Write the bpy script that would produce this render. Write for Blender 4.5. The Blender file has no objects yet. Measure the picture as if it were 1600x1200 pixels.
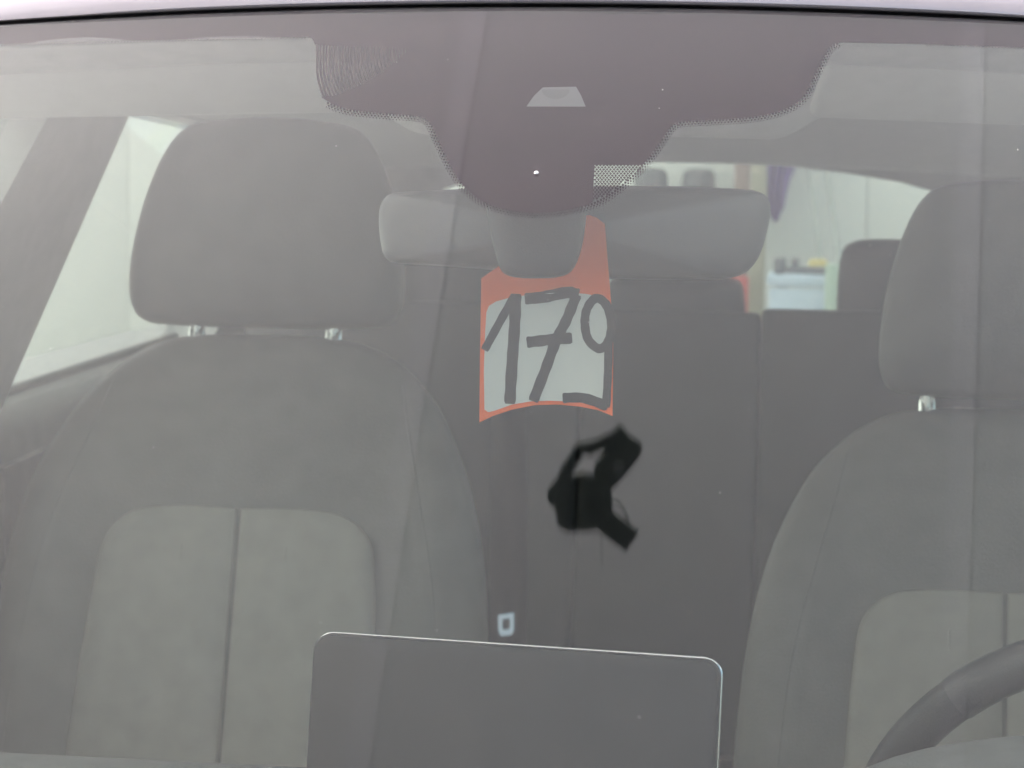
import bpy, bmesh, math, random
from mathutils import Vector, Matrix, geometry
random.seed(7)
S = bpy.context.scene
COL = S.collection
R = math.radians

# ------------------------------------------------------------------ camera
CAM = Vector((0.16, -1.40, 1.35))
FPX = 3415.0                               # focal length in photo pixels (photo 1600 wide)
YAW, PITCH = R(7.14), R(4.27)
FWD = Vector((-math.sin(YAW)*math.cos(PITCH), math.cos(YAW)*math.cos(PITCH), -math.sin(PITCH)))
RGT = Vector((math.cos(YAW), math.sin(YAW), 0.0))
UPV = RGT.cross(FWD)
ROLL = R(1.0)
RGT, UPV = RGT*math.cos(ROLL)+UPV*math.sin(ROLL), UPV*math.cos(ROLL)-RGT*math.sin(ROLL)
cd = bpy.data.cameras.new('camera'); cam = bpy.data.objects.new('camera', cd); COL.objects.link(cam)
m3 = Matrix((RGT, UPV, -FWD)).transposed()
cam.matrix_world = Matrix.Translation(CAM) @ m3.to_4x4()
cd.sensor_width = 36.0; cd.lens = 36.0*FPX/1600.0
cd.clip_start = 0.02; cd.clip_end = 2000.0
cd.dof.use_dof = True; cd.dof.focus_distance = 1.37; cd.dof.aperture_fstop = 15.0
S.camera = cam

# ------------------------------------------------------------------ world, sun, exposure
w = bpy.data.worlds.new('World'); S.world = w; w.use_nodes = True
nt = w.node_tree
sky = nt.nodes.new('ShaderNodeTexSky'); sky.sky_type = 'NISHITA'; sky.sun_disc = False
SUN_EL, SUN_AZ = R(37), R(266)
sky.sun_elevation = SUN_EL; sky.sun_rotation = SUN_AZ; sky.dust_density = 4.0; sky.ozone_density = 0.6
bg = nt.nodes['Background']; bg.inputs['Strength'].default_value = 0.10
nt.links.new(sky.outputs['Color'], bg.inputs['Color'])
sl = bpy.data.lights.new('sun', 'SUN'); sl.energy = 1.5; sl.angle = R(14); sl.color = (1.0, 0.965, 0.92)
so = bpy.data.objects.new('sun', sl); COL.objects.link(so)
sd = Vector((math.sin(SUN_AZ)*math.cos(SUN_EL), math.cos(SUN_AZ)*math.cos(SUN_EL), math.sin(SUN_EL)))
so.rotation_euler = sd.to_track_quat('Z', 'Y').to_euler(); so.location = (0, 0, 12)
S.view_settings.view_transform = 'Standard'; S.view_settings.look = 'None'; S.view_settings.gamma = 1.0
S.view_settings.exposure = 1.92
S.cycles.use_denoising = True
S.cycles.transparent_max_bounces = 24
S.cycles.max_bounces = 10; S.cycles.diffuse_bounces = 5; S.cycles.glossy_bounces = 4
S.cycles.sample_clamp_indirect = 8.0

# ------------------------------------------------------------------ photo pixels to places
def ray(px, py):
    return (FWD + RGT*((px-800.0)/FPX) - UPV*((py-600.0)/FPX))
def atD(px, py, d): return CAM + ray(px, py)*d
def atY(px, py, y):
    r = ray(px, py); return CAM + r*((y-CAM.y)/r.y)
def atX(px, py, x):
    r = ray(px, py); return CAM + r*((x-CAM.x)/r.x)

# the windscreen's outer surface
TOPY, TOPZ, RX, RZ = 0.17, 1.5058, 2.5, 8.0
def WY(x, z):
    h = TOPZ - x*x/(2*RZ) - z
    return TOPY + x*x/(2*RX) - (1.963*h - 0.25*h*h)
def WN(p):
    e = 1e-4
    gx = (WY(p.x+e, p.z)-WY(p.x-e, p.z))/(2*e); gz = (WY(p.x, p.z+e)-WY(p.x, p.z-e))/(2*e)
    n = Vector((gx, -1.0, gz)); n.normalize()
    return n                                        # points out and up
def onW(px, py, off=0.0):
    r = ray(px, py); a, b = 0.3, 3.0
    f = lambda t: (CAM+r*t).y - WY((CAM+r*t).x, (CAM+r*t).z)
    for _ in range(50):
        m = 0.5*(a+b)
        if f(m) < 0: a = m
        else: b = m
    p = CAM + r*a
    return p + WN(p)*off
def mirror_ray(px, py):
    p = onW(px, py); d = (p-CAM).normalized(); n = WN(p)
    return p, (d - n*(2*d.dot(n))).normalized()

# ------------------------------------------------------------------ materials
MATS = {}
def mat(name, color, rough=0.6, metal=0.0, var=0.0, vscale=8.0, bump=0.0, bscale=400.0, coat=0.0, spec=0.5):
    if name in MATS: return MATS[name]
    m = bpy.data.materials.new(name); m.use_nodes = True
    t = m.node_tree; b = t.nodes['Principled BSDF']
    b.inputs['Base Color'].default_value = (*color, 1); b.inputs['Roughness'].default_value = rough
    b.inputs['Metallic'].default_value = metal; b.inputs['Coat Weight'].default_value = coat
    b.inputs['Specular IOR Level'].default_value = spec
    tc = t.nodes.new('ShaderNodeTexCoord')
    if var > 0:
        n = t.nodes.new('ShaderNodeTexNoise'); n.inputs['Scale'].default_value = vscale; n.inputs['Detail'].default_value = 6
        t.links.new(tc.outputs['Object'], n.inputs['Vector'])
        r = t.nodes.new('ShaderNodeValToRGB')
        r.color_ramp.elements[0].position = 0.3; r.color_ramp.elements[1].position = 0.7
        r.color_ramp.elements[0].color = (*[max(0, c*(1-var)) for c in color], 1)
        r.color_ramp.elements[1].color = (*[min(1, c*(1+var)) for c in color], 1)
        t.links.new(n.outputs['Fac'], r.inputs['Fac']); t.links.new(r.outputs['Color'], b.inputs['Base Color'])
    if bump > 0:
        n2 = t.nodes.new('ShaderNodeTexNoise'); n2.inputs['Scale'].default_value = bscale; n2.inputs['Detail'].default_value = 3
        t.links.new(tc.outputs['Object'], n2.inputs['Vector'])
        bp = t.nodes.new('ShaderNodeBump'); bp.inputs['Strength'].default_value = bump; bp.inputs['Distance'].default_value = 0.002
        t.links.new(n2.outputs['Fac'], bp.inputs['Height']); t.links.new(bp.outputs['Normal'], b.inputs['Normal'])
    MATS[name] = m; return m

def glass_mat(name, tint, f0=0.043, rough=0.0):
    """one face of a glass pane: Fresnel mirror over a tinted clear body"""
    m = bpy.data.materials.new(name); m.use_nodes = True; t = m.node_tree
    t.nodes.remove(t.nodes['Principled BSDF'])
    out = t.nodes['Material Output']
    lw = t.nodes.new('ShaderNodeLayerWeight'); lw.inputs['Blend'].default_value = 0.5
    p = t.nodes.new('ShaderNodeMath'); p.operation = 'POWER'; p.inputs[1].default_value = 5.0
    t.links.new(lw.outputs['Facing'], p.inputs[0])
    ma = t.nodes.new('ShaderNodeMath'); ma.operation = 'MULTIPLY_ADD'; ma.inputs[1].default_value = 1-f0; ma.inputs[2].default_value = f0
    t.links.new(p.outputs[0], ma.inputs[0])
    tr = t.nodes.new('ShaderNodeBsdfTransparent'); tr.inputs['Color'].default_value = (*tint, 1)
    gl = t.nodes.new('ShaderNodeBsdfGlossy'); gl.inputs['Roughness'].default_value = rough
    mx = t.nodes.new('ShaderNodeMixShader')
    t.links.new(ma.outputs[0], mx.inputs['Fac']); t.links.new(tr.outputs[0], mx.inputs[1]); t.links.new(gl.outputs[0], mx.inputs[2])
    t.links.new(mx.outputs[0], out.inputs['Surface'])
    return m
M_WS = glass_mat('windscreen_glass', (0.865, 0.888, 0.866), 0.040)
M_SIDE = glass_mat('side_window_glass', (0.90, 0.965, 0.93))
M_REARG = glass_mat('rear_window_glass', (0.83, 0.89, 0.855))
M_PAINT = mat('lilac_silver_paint', (0.47, 0.435, 0.475), 0.32, 0.15, 0.03, 30, coat=0.6)
M_RUBBER = mat('black_rubber', (0.012, 0.012, 0.014), 0.45, 0, 0.2, 60)
M_FRIT = mat('ceramic_print', (0.030, 0.013, 0.021), 0.7, 0, 0.1, 20, spec=0.1)
M_LINER = mat('headliner_cloth', (0.56, 0.55, 0.54), 0.95, 0, 0.06, 60, 0.3, 900)
M_VISOR = mat('visor_cloth', (0.80, 0.79, 0.77), 0.95, 0, 0.03, 60, 0.2, 900)
M_LEATHER = mat('grey_leather', (0.258, 0.246, 0.23), 0.55, 0, 0.08, 25, 0.25, 500)
M_PANEL = mat('perforated_leather', (0.50, 0.475, 0.415), 0.6, 0, 0.06, 40, 0.3, 900)
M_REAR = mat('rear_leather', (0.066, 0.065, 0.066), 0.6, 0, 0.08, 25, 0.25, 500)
M_TRIM = mat('dark_trim', (0.09, 0.088, 0.09), 0.6, 0, 0.1, 40, 0.2, 600)
M_SILL = mat('door_top_trim', (0.17, 0.17, 0.168), 0.85, 0, 0.08, 40, 0.2, 600)
M_PILLAR = mat('pillar_trim', (0.55, 0.54, 0.535), 0.8, 0, 0.05, 40, 0.2, 600)
M_DASH = mat('dashboard_skin', (0.16, 0.165, 0.165), 0.7, 0, 0.1, 60, 0.3, 500)
M_SHELL = mat('mirror_shell', (0.13, 0.13, 0.132), 0.28, 0, 0.05, 60, 0.1, 900)
M_COVER = mat('sensor_cover', (0.03, 0.03, 0.031), 0.5, 0, 0.1, 60, 0.15, 900)
M_STEEL = mat('bright_steel', (0.85, 0.86, 0.85), 0.25, 0.6, 0.05, 90)
M_POST = mat('polished_steel', (0.92, 0.93, 0.92), 0.22, 0.9, 0.03, 90)
M_SCREEN = mat('screen_back', (0.028, 0.027, 0.03), 0.45, 0, 0.1, 30)
M_RIM = mat('polished_rim', (0.9, 0.9, 0.92), 0.12, 1.0, 0.02, 90)
M_BELT = mat('belt_webbing', (0.014, 0.013, 0.015), 0.8, 0, 0.15, 200, 0.3, 900)
M_ORANGE = mat('orange_card', (0.96, 0.15, 0.02), 0.6, 0, 0.03, 60)
M_CARD = mat('card_core', (0.82, 0.80, 0.76), 0.7, 0, 0.02, 60)
M_WHITE = mat('white_card', (0.66, 0.69, 0.66), 0.65, 0, 0.02, 60)
M_INK = mat('black_marker_ink', (0.012, 0.012, 0.014), 0.5, 0, 0.3, 300)
M_BLACK = mat('black_fixture', (0.012, 0.014, 0.014), 0.45, 0, 0.2, 60)
M_CHROME = mat('chrome', (0.9, 0.9, 0.9), 0.08, 1.0, 0.02, 90)
M_LENS = mat('spot_lens', (0.02, 0.02, 0.022), 0.15, 0, 0.2, 60)
M_STEM = mat('bracket_grey', (0.115, 0.11, 0.115), 0.5, 0, 0.05, 60)

def canvas_mat(name, color, trans):
    m = bpy.data.materials.new(name); m.use_nodes = True; t = m.node_tree
    t.nodes.remove(t.nodes['Principled BSDF']); out = t.nodes['Material Output']
    tc = t.nodes.new('ShaderNodeTexCoord'); n = t.nodes.new('ShaderNodeTexNoise')
    n.inputs['Scale'].default_value = 1.6; n.inputs['Detail'].default_value = 5
    t.links.new(tc.outputs['Object'], n.inputs['Vector'])
    r = t.nodes.new('ShaderNodeValToRGB')
    r.color_ramp.elements[0].position = 0.25; r.color_ramp.elements[1].position = 0.75
    r.color_ramp.elements[0].color = (*[c*0.96 for c in color], 1); r.color_ramp.elements[1].color = (*color, 1)
    t.links.new(n.outputs['Fac'], r.inputs['Fac'])
    d = t.nodes.new('ShaderNodeBsdfDiffuse'); tl = t.nodes.new('ShaderNodeBsdfTranslucent'); mx = t.nodes.new('ShaderNodeMixShader')
    t.links.new(r.outputs['Color'], d.inputs['Color']); t.links.new(r.outputs['Color'], tl.inputs['Color'])
    mx.inputs['Fac'].default_value = trans
    t.links.new(d.outputs[0], mx.inputs[1]); t.links.new(tl.outputs[0], mx.inputs[2]); t.links.new(mx.outputs[0], out.inputs['Surface'])
    return m
M_HEAD = mat('headrest_leather', (0.175, 0.17, 0.166), 0.55, 0, 0.08, 25, 0.25, 500)  # same leather as the seats, roof shade put into the colour
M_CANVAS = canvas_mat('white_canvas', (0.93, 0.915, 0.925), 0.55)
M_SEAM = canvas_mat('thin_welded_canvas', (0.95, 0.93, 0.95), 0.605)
M_BRIGHT = canvas_mat('brightening_canvas', (0.95, 0.935, 0.945), 0.66)  # left panels pass extra light, added to brighten the left side's reflection
M_FRONT = canvas_mat('dimming_canvas', (0.76, 0.75, 0.75), 0.42)  # unseen front panels made denser to dim the light reaching the cabin

# ------------------------------------------------------------------ mesh helpers
def link(name, bm, m, parent=None, smooth=True):
    me = bpy.data.meshes.new(name)
    bmesh.ops.recalc_face_normals(bm, faces=bm.faces[:])
    bm.to_mesh(me); bm.free()
    for mm in (m if isinstance(m, (list, tuple)) else [m]): me.materials.append(mm)
    if smooth:
        for p in me.polygons: p.use_smooth = True
        try: me.set_sharp_from_angle(angle=R(38))
        except Exception: pass
    o = bpy.data.objects.new(name, me); COL.objects.link(o)
    if parent is not None: o.parent = parent
    return o
def thing(name, label, cat, loc=(0, 0, 0), group=None):
    o = bpy.data.objects.new(name, None); COL.objects.link(o); o.location = loc
    o.empty_display_size = 0.1
    return tag(o, label, cat, group)
def tag(o, label, cat, group=None):
    o['label'] = label; o['category'] = cat
    if group: o['group'] = group
    return o
def rel(o_root, o):                        # parent keeping world place
    o.parent = o_root; o.matrix_parent_inverse = Matrix.Translation(-Vector(o_root.location)); return o

def box(bm, c, s, bev=0.0, seg=3, rot=None):
    r = bmesh.ops.create_cube(bm, size=1.0)
    vs = r['verts']
    bmesh.ops.scale(bm, vec=Vector(s), verts=vs)
    if bev > 0:
        es = list({e for v in vs for e in v.link_edges})
        rb = bmesh.ops.bevel(bm, geom=es, offset=bev, segments=seg, affect='EDGES', profile=0.5)
        vs = list({v for f in rb['faces'] for v in f.verts} | {v for v in vs if v.is_valid})
    if rot is not None: bmesh.ops.rotate(bm, cent=(0, 0, 0), matrix=rot, verts=vs)
    bmesh.ops.translate(bm, vec=Vector(c), verts=vs)
    return vs
def newbox(*a, **k):
    bm = bmesh.new(); box(bm, *a, **k); return bm

def tube(bm, pts, rad, seg=10, closed=False):
    pts = [Vector(p) for p in pts]; n = len(pts); rings = []
    up = None
    for i, p in enumerate(pts):
        a = pts[(i-1) % n] if (closed or i > 0) else p
        b = pts[(i+1) % n] if (closed or i < n-1) else p
        t = (b-a).normalized()
        if up is None: up = t.orthogonal().normalized()
        u = (up - t*up.dot(t)).normalized(); up = u; v = t.cross(u)
        rr = rad[i] if isinstance(rad, (list, tuple)) else rad
        rings.append([bm.verts.new(p + (u*math.cos(2*math.pi*k/seg)+v*math.sin(2*math.pi*k/seg))*rr) for k in range(seg)])
    for i in range(n if closed else n-1):
        A, B = rings[i], rings[(i+1) % n]
        for k in range(seg): bm.faces.new((A[k], A[(k+1) % seg], B[(k+1) % seg], B[k]))
    if not closed:
        bm.faces.new(list(reversed(rings[0]))); bm.faces.new(rings[-1])

def spline(pts, n=8, closed=False):
    """Catmull-Rom through 2D or 3D points"""
    P = [Vector(p) for p in pts]; out = []; N = len(P)
    for i in range(N if closed else N-1):
        p0 = P[(i-1) % N] if (closed or i > 0) else P[0]
        p1 = P[i]; p2 = P[(i+1) % N]
        p3 = P[(i+2) % N] if (closed or i+2 < N) else P[-1]
        for k in range(n):
            t = k/n
            out.append(0.5*((2*p1)+(p2-p0)*t+(2*p0-5*p1+4*p2-p3)*t*t+(3*p1-p0-3*p2+p3)*t**3))
    if not closed: out.append(P[-1])
    return out

def pillow(bm, outline, front, back, place, K=7, p=2.4):
    """closed cushion: 2D outline, bulging FRONT towards -n and BACK towards +n; place(x, y, n) gives the point"""
    c = Vector((sum(q[0] for q in outline)/len(outline), sum(q[1] for q in outline)/len(outline)))
    N = len(outline)
    def ring(t, side, amt):
        f = 1-t; off = amt*(1-(1-t)**p)**(1/p)
        return [bm.verts.new(place(c.x+(q[0]-c.x)*f, c.y+(q[1]-c.y)*f, side*off)) for q in outline]
    ts = [0, 0.02, 0.06, 0.13, 0.24, 0.4, 0.6, 0.8]
    edge = ring(0, 1, 0)
    for side, amt in ((-1, front), (1, back)):
        prev = edge
        for t in ts[1:]:
            cur = ring(t, side, amt)
            for k in range(N): bm.faces.new((prev[k], prev[(k+1) % N], cur[(k+1) % N], cur[k]))
            prev = cur
        cv = bm.verts.new(place(c.x, c.y, side*amt))
        for k in range(N): bm.faces.new((prev[k], prev[(k+1) % N], cv))

def sheet_from_poly(bm, poly, mapf, step, thick=0.0, nrm=None, holes=()):
    """a polygon in 2D filled with a fine triangle net and laid on a curved surface by mapf(x, y, off)"""
    pts = [Vector(q) for q in poly]; edges = [(i, (i+1) % len(poly)) for i in range(len(poly))]
    def inside(x, y):
        r = False; n = len(poly); j = n-1
        for i in range(n):
            xi, yi = poly[i]; xj, yj = poly[j]
            if (yi > y) != (yj > y) and x < (xj-xi)*(y-yi)/(yj-yi)+xi: r = not r
            j = i
        return r
    x0, x1 = min(q[0] for q in poly), max(q[0] for q in poly); y0, y1 = min(q[1] for q in poly), max(q[1] for q in poly)
    y = y0+step*0.5
    while y < y1:
        x = x0+step*0.5
        while x < x1:
            if inside(x, y): pts.append(Vector((x, y)))
            x += step
        y += step
    V, E, F, *_ = geometry.delaunay_2d_cdt(pts, edges, [], 1, 1e-5)
    top = [bm.verts.new(mapf(v.x, v.y, 0.0)) for v in V]
    for f in F:
        try: bm.faces.new([top[i] for i in f])
        except ValueError: pass
    if thick:
        bot = [bm.verts.new(mapf(v.x, v.y, thick)) for v in V]
        for f in F:
            try: bm.faces.new([bot[i] for i in reversed(f)])
            except ValueError: pass
        cnt = {}
        for f in F:
            for a, b in zip(f, f[1:]+f[:1]): cnt[(a, b)] = 1
        side = []
        for (a, b) in cnt:
            if (b, a) not in cnt:
                side.append(bm.faces.new((top[b], top[a], bot[a], bot[b])))
        return side
    return []

def prism_yz(bm, poly, xin, xout):
    """polygon in (y, z) with its inner and outer face at x = xin(z) and xout(z)"""
    a = [bm.verts.new((xin(z), y, z)) for y, z in poly]; b = [bm.verts.new((xout(z), y, z)) for y, z in poly]
    n = len(poly)
    bm.faces.new(a); bm.faces.new(list(reversed(b)))
    for i in range(n): bm.faces.new((a[i], a[(i+1) % n], b[(i+1) % n], b[i]))

# ================================================================== GROUND
bm = bmesh.new()
v = [bm.verts.new(p) for p in ((-400, -400, 0), (400, -400, 0), (400, 400, 0), (-400, 400, 0))]; bm.faces.new(v)
g = link('ground', bm, mat('grey_paving', (0.40, 0.40, 0.39), 0.9, 0, 0.15, 3, 0.4, 60)); g['kind'] = 'structure'

# ================================================================== THE CAR
car = thing('parked_car', 'pale lilac silver car with grey leather seats, its windscreen filling the picture', 'car')

# --- windscreen: a 5 mm slab
def ws_pt(u, h, off):                       # u across -1..1, h drop below the top edge
    half = 0.56 + 0.30*h
    x = u*half; z = TOPZ - x*x/(2*RZ) - h
    p = Vector((x, WY(x, z), z)); return p + WN(p)*off
NU, NH = 64, 40
bm = bmesh.new()
Ls = []
for off in (0.0, -0.005):
    Ls.append([[bm.verts.new(ws_pt(-1+2*i/NU, 0.52*j/NH, off)) for i in range(NU+1)] for j in range(NH+1)])
for L in Ls:
    for j in range(NH):
        for i in range(NU): bm.faces.new((L[j][i], L[j][i+1], L[j+1][i+1], L[j+1][i]))
A, B = Ls
for i in range(NU):
    bm.faces.new((A[0][i], A[0][i+1], B[0][i+1], B[0][i])); bm.faces.new((A[NH][i], A[NH][i+1], B[NH][i+1], B[NH][i]))
for j in range(NH):
    bm.faces.new((A[j][0], A[j+1][0], B[j+1][0], B[j][0])); bm.faces.new((A[j][NU], A[j+1][NU], B[j+1][NU], B[j][NU]))
windscreen = link('windscreen', bm, M_WS, car)

# --- black printed band in the glass, laid on the glass surface
fm = lambda x, y, o: onW(x, y, -0.0047-o)
lower = [(-330, 76), (-160, 66), (0, 60), (240, 53), (478, 48)]
notch = [(486, 50), (491, 60), (492, 95), (493, 124), (500, 141), (517, 152), (545, 161), (600, 167), (650, 171), (664, 175), (673, 184),
         (682, 203), (698, 238), (718, 272), (736, 291), (762, 307), (798, 317), (838, 321), (880, 317), (918, 309), (951, 293),
         (985, 266), (1012, 238), (1035, 206), (1050, 186), (1062, 180), (1110, 177), (1170, 173), (1213, 165), (1243, 152), (1259, 136),
         (1272, 110), (1285, 84), (1295, 66), (1306, 58), (1318, 56)]
right = [(1450, 59), (1600, 64), (1760, 71), (1950, 82)]
# the band's upper edge runs under the roof seal
upper = [(1950, 34), (1600, 20), (1200, 7), (800, 2), (400, 7), (0, 18), (-330, 32)]
# two dotted windows are cut out of the band
cutA = [(640, 67), (600, 98), (560, 122), (520, 138), (500, 139)]
sm2 = lambda pts: [(q.x, q.y) for q in spline(pts, 4)]
notch_s = sm2(notch)
poly = lower[:-1] + [(478, 48), (486, 50), (491, 60), (520, 62), (640, 66), (600, 100), (560, 123), (522, 139), (500, 141)]
poly += sm2(notch[5:19] + [(918, 309)]) + [(926, 304), (929, 247), (1004, 247)] + sm2(notch[22:]) + right + upper
bm = bmesh.new(); sheet_from_poly(bm, poly, fm, 26)
frit = link('printed_band', bm, M_FRIT, windscreen, smooth=True)
bm = bmesh.new()
def dot(px, py, r, n=6):
    vs = [bm.verts.new(fm(px+r*math.cos(2*math.pi*k/n), py+r*math.sin(2*math.pi*k/n), -0.0002)) for k in range(n)]
    bm.faces.new(vs)
def walk(pts, step):
    out = []; carry = 0
    for a, b in zip(pts[:-1], pts[1:]):
        a, b = Vector(a), Vector(b); L = (b-a).length; t = carry
        nrm = Vector((-(b-a).y, (b-a).x))/L
        while t < L: out.append((a+(b-a)*(t/L), nrm)); t += step
        carry = t-L
    return out
for row, (offp, rr) in enumerate(((1.6, 2.0), (5.2, 1.55), (8.4, 1.0))):
    w_ = [e for e in walk(notch_s, 5.2) if not (e[0].x < 512 and e[0].y < 150)]
    for k in range(len(w_)-1):
        q, nn = w_[k]
        if row % 2: q = (q + w_[k+1][0])*0.5
        q2 = q + nn*offp
        dot(q2.x, q2.y, rr, 6)
for k, (q, nn) in enumerate(walk(lower[2:], 5.0)): dot(q.x, q.y+1.4, 1.5, 5)
for k, (q, nn) in enumerate(walk(right, 5.0)): dot(q.x, q.y+1.4, 1.5, 5)
def in_poly(x, y, poly):
    r = False; j = len(poly)-1
    for i in range(len(poly)):
        xi, yi = poly[i]; xj, yj = poly[j]
        if (yi > y) != (yj > y) and x < (xj-xi)*(y-yi)/(yj-yi)+xi: r = not r
        j = i
    return r
pA = [(491, 60), (520, 62), (640, 66), (600, 100), (560, 123), (522, 139), (500, 141), (493, 124)]
def ribbon(bm, pts, wd):
    P = [Vector(p) for p in pts]; rows = []
    for i, p in enumerate(P):
        t = (P[min(i+1, len(P)-1)]-P[max(i-1, 0)]).normalized(); nn = Vector((-t.y, t.x))*wd*0.5
        rows.append([bm.verts.new(fm(q.x, q.y, -0.0002)) for q in (p+nn, p-nn)])
    for a, b in zip(rows[:-1], rows[1:]): bm.faces.new((a[0], a[1], b[1], b[0]))
def lower_edge(x, E=((480, 141), (500, 141), (522, 139), (560, 123), (600, 100), (640, 66), (700, 60))):
    for (xa_, ya_), (xb_, yb_) in zip(E[:-1], E[1:]):
        if x <= xb_: return ya_+(yb_-ya_)*(x-xa_)/(xb_-xa_)
    return 60
bml = bmesh.new()
for i in range(31):
    xa = 494.5 + 5.0*i; pts_ = []
    for k in range(60):
        y = 61 + 1.5*k; x = xa + (10+0.2*i)*max(0.0, (y-96+1.2*i)/44)**2
        lim = lower_edge(x) + 3
        if y > lim: break
        pts_.append((x, y))
    if len(pts_) > 1: ribbon(bml, pts_, 3.9+0.9*(i/26.0)**0.8)
ln = link('printed_lines', bml, M_FRIT, windscreen, smooth=False); ln['kind'] = 'stuff'
pB = [(926, 304), (929, 247), (985, 247), (1005, 247), (985, 266), (951, 293)]
y = 248.0; k = 0
while y < 300:
    x = 927.0 + (k % 2)*2.7
    while x < 1004:
        if in_poly(x, y, pB): dot(x, y, 2.25, 4)
        x += 5.4
    y += 3.2; k += 1
d_ = link('printed_dots', bm, M_FRIT, windscreen, smooth=False); d_['kind'] = 'stuff'
# camera bracket shining through the band
bm = bmesh.new(); sheet_from_poly(bm, [(848, 127), (900, 126), (908, 140), (915, 157), (822, 157), (834, 140)], lambda x, y, o: onW(x, y, -0.0043-o), 12)
link('camera_window', bm, M_STEM, windscreen)
bm = bmesh.new(); arc = [(868+22*math.cos(a), 131+15*math.sin(a)) for a in [math.pi*k/14 for k in range(15)]]
sheet_from_poly(bm, arc, lambda x, y, o: onW(x, y, -0.0040-o), 8)
link('camera_lens', bm, mat('lens_grey', (0.085, 0.08, 0.085), 0.5, 0, 0.05, 60), windscreen)
bm = bmesh.new(); bmesh.ops.create_uvsphere(bm, u_segments=16, v_segments=10, radius=0.0016, matrix=Matrix.Translation(onW(838, 272, 0.0005)))
link('rain_sensor', bm, M_CHROME, windscreen)
# specks of dust on the outside of the glass
bm = bmesh.new()
specks = [(1252, 480), (1125, 771), (1258, 484), (300, 84), (620, 98), (700, 94), (1030, 170), (830, 645), (1205, 556), (1470, 480), (430, 430), (445, 300), (1545, 345), (1590, 235), (655, 640), (1170, 640), (870, 1010), (240, 700), (1390, 400), (640, 400)]
for (px, py) in specks + [(random.uniform(20, 1580), random.uniform(60, 1180)) for _ in range(14)]:
    rr = random.choice((0.6, 0.7, 1.0))
    vs = [bm.verts.new(onW(px+rr*math.cos(a)*random.uniform(.7, 1.2), py+rr*math.sin(a), 0.0004)) for a in [2*math.pi*k/6 for k in range(6)]]
    bm.faces.new(vs)
du = link('dust_specks', bm, mat('pale_dust', (0.6, 0.58, 0.55), 0.9), windscreen, smooth=False); du['kind'] = 'stuff'

# --- roof and its seal
def edge_pt(x, dy, dz):
    z = TOPZ - x*x/(2*RZ)
    return Vector((x, TOPY + x*x/(2*RX) + dy, z+dz))
prof_seal = [(-0.003, -0.0012), (-0.0042, -0.0005), (-0.0040, 0.0002), (-0.002, 0.0006), (0.006, 0.0006), (0.006, -0.004)]
bm = bmesh.new(); rows = []
for i in range(61):
    x = -0.585+1.17*i/60
    rows.append([bm.verts.new(edge_pt(x, a, b)) for a, b in prof_seal])
for i in range(60):
    for k in range(len(prof_seal)):
        k2 = (k+1) % len(prof_seal); bm.faces.new((rows[i][k], rows[i+1][k], rows[i+1][k2], rows[i][k2]))
bm.faces.new(rows[0]); bm.faces.new(rows[-1])
link('roof_seal', bm, M_RUBBER, car)
bm = bmesh.new(); rows = []
prof_roof = [(0.004, -0.002), (0.0016, 0.0009), (0.0002, 0.0022), (0.0004, 0.0066), (0.0032, 0.0122), (0.011, 0.0185), (0.03, 0.0255), (0.07, 0.036), (0.16, 0.051), (0.4, 0.072),
             (0.8, 0.083), (1.2, 0.078), (1.6, 0.058), (1.95, 0.025), (2.10, 0.0)]
inner = [(2.06, -0.025), (1.6, 0.03), (1.2, 0.052), (0.8, 0.056), (0.4, 0.045), (0.16, 0.022), (0.07, 0.004), (0.03, -0.004)]
prof = prof_roof + inner
for i in range(41):
    u = -1+2*i/40; x = u*0.585
    rows.append([bm.verts.new(edge_pt(x, a*(1-0.03*u*u) if a > 0.03 else a, b-0.018*abs(u)**6)) for a, b in prof])
for i in range(40):
    for k in range(len(prof)):
        k2 = (k+1) % len(prof); bm.faces.new((rows[i][k], rows[i+1][k], rows[i+1][k2], rows[i][k2]))
bm.faces.new(rows[0]); bm.faces.new(rows[-1])
link('roof', bm, M_PAINT, car)

# --- headliner under the roof, with a drooping console between two visors
bm = bmesh.new(); rows = []
NL = 60
for i in range(49):
    x = -0.60+1.2*i/48; r_ = []
    for j in range(NL+1):
        t = (j/NL)**1.5; y = 0.182 + x*x/(2*RX) + 1.90*t
        z = 1.468 - x*x/(2*9.0) + 0.020*math.sin(min(1, t*1.15)*math.pi) - 0.022*t*t + 0.016*math.exp(-(t/0.02)**2)
        con = 1/(1+math.exp((abs(x+0.0)-0.165)/0.018))           # console under the front
        fy = 1/(1+math.exp((0.262-y)/0.010))/(1+math.exp((y-0.50)/0.02))
        r_.append(bm.verts.new((x, y, z)))
    rows.append(r_)
for i in range(48):
    for j in range(NL): bm.faces.new((rows[i][j], rows[i+1][j], rows[i+1][j+1], rows[i][j+1]))
hl = link('headliner', bm, M_LINER, car)
sm_ = hl.modifiers.new('thickness', 'SOLIDIFY'); sm_.thickness = 0.006; sm_.offset = 1
for sx in (-1, 1):
    bm = newbox((0, 0, 0), (0.37, 0.145, 0.014), 0.006, 3)
    o = link('sun_visor', bm, M_VISOR, car); o.location = (sx*0.365, 0.296, 1.464); o.rotation_euler = (R(-23), R(1.2*sx), R(7*sx))

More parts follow.
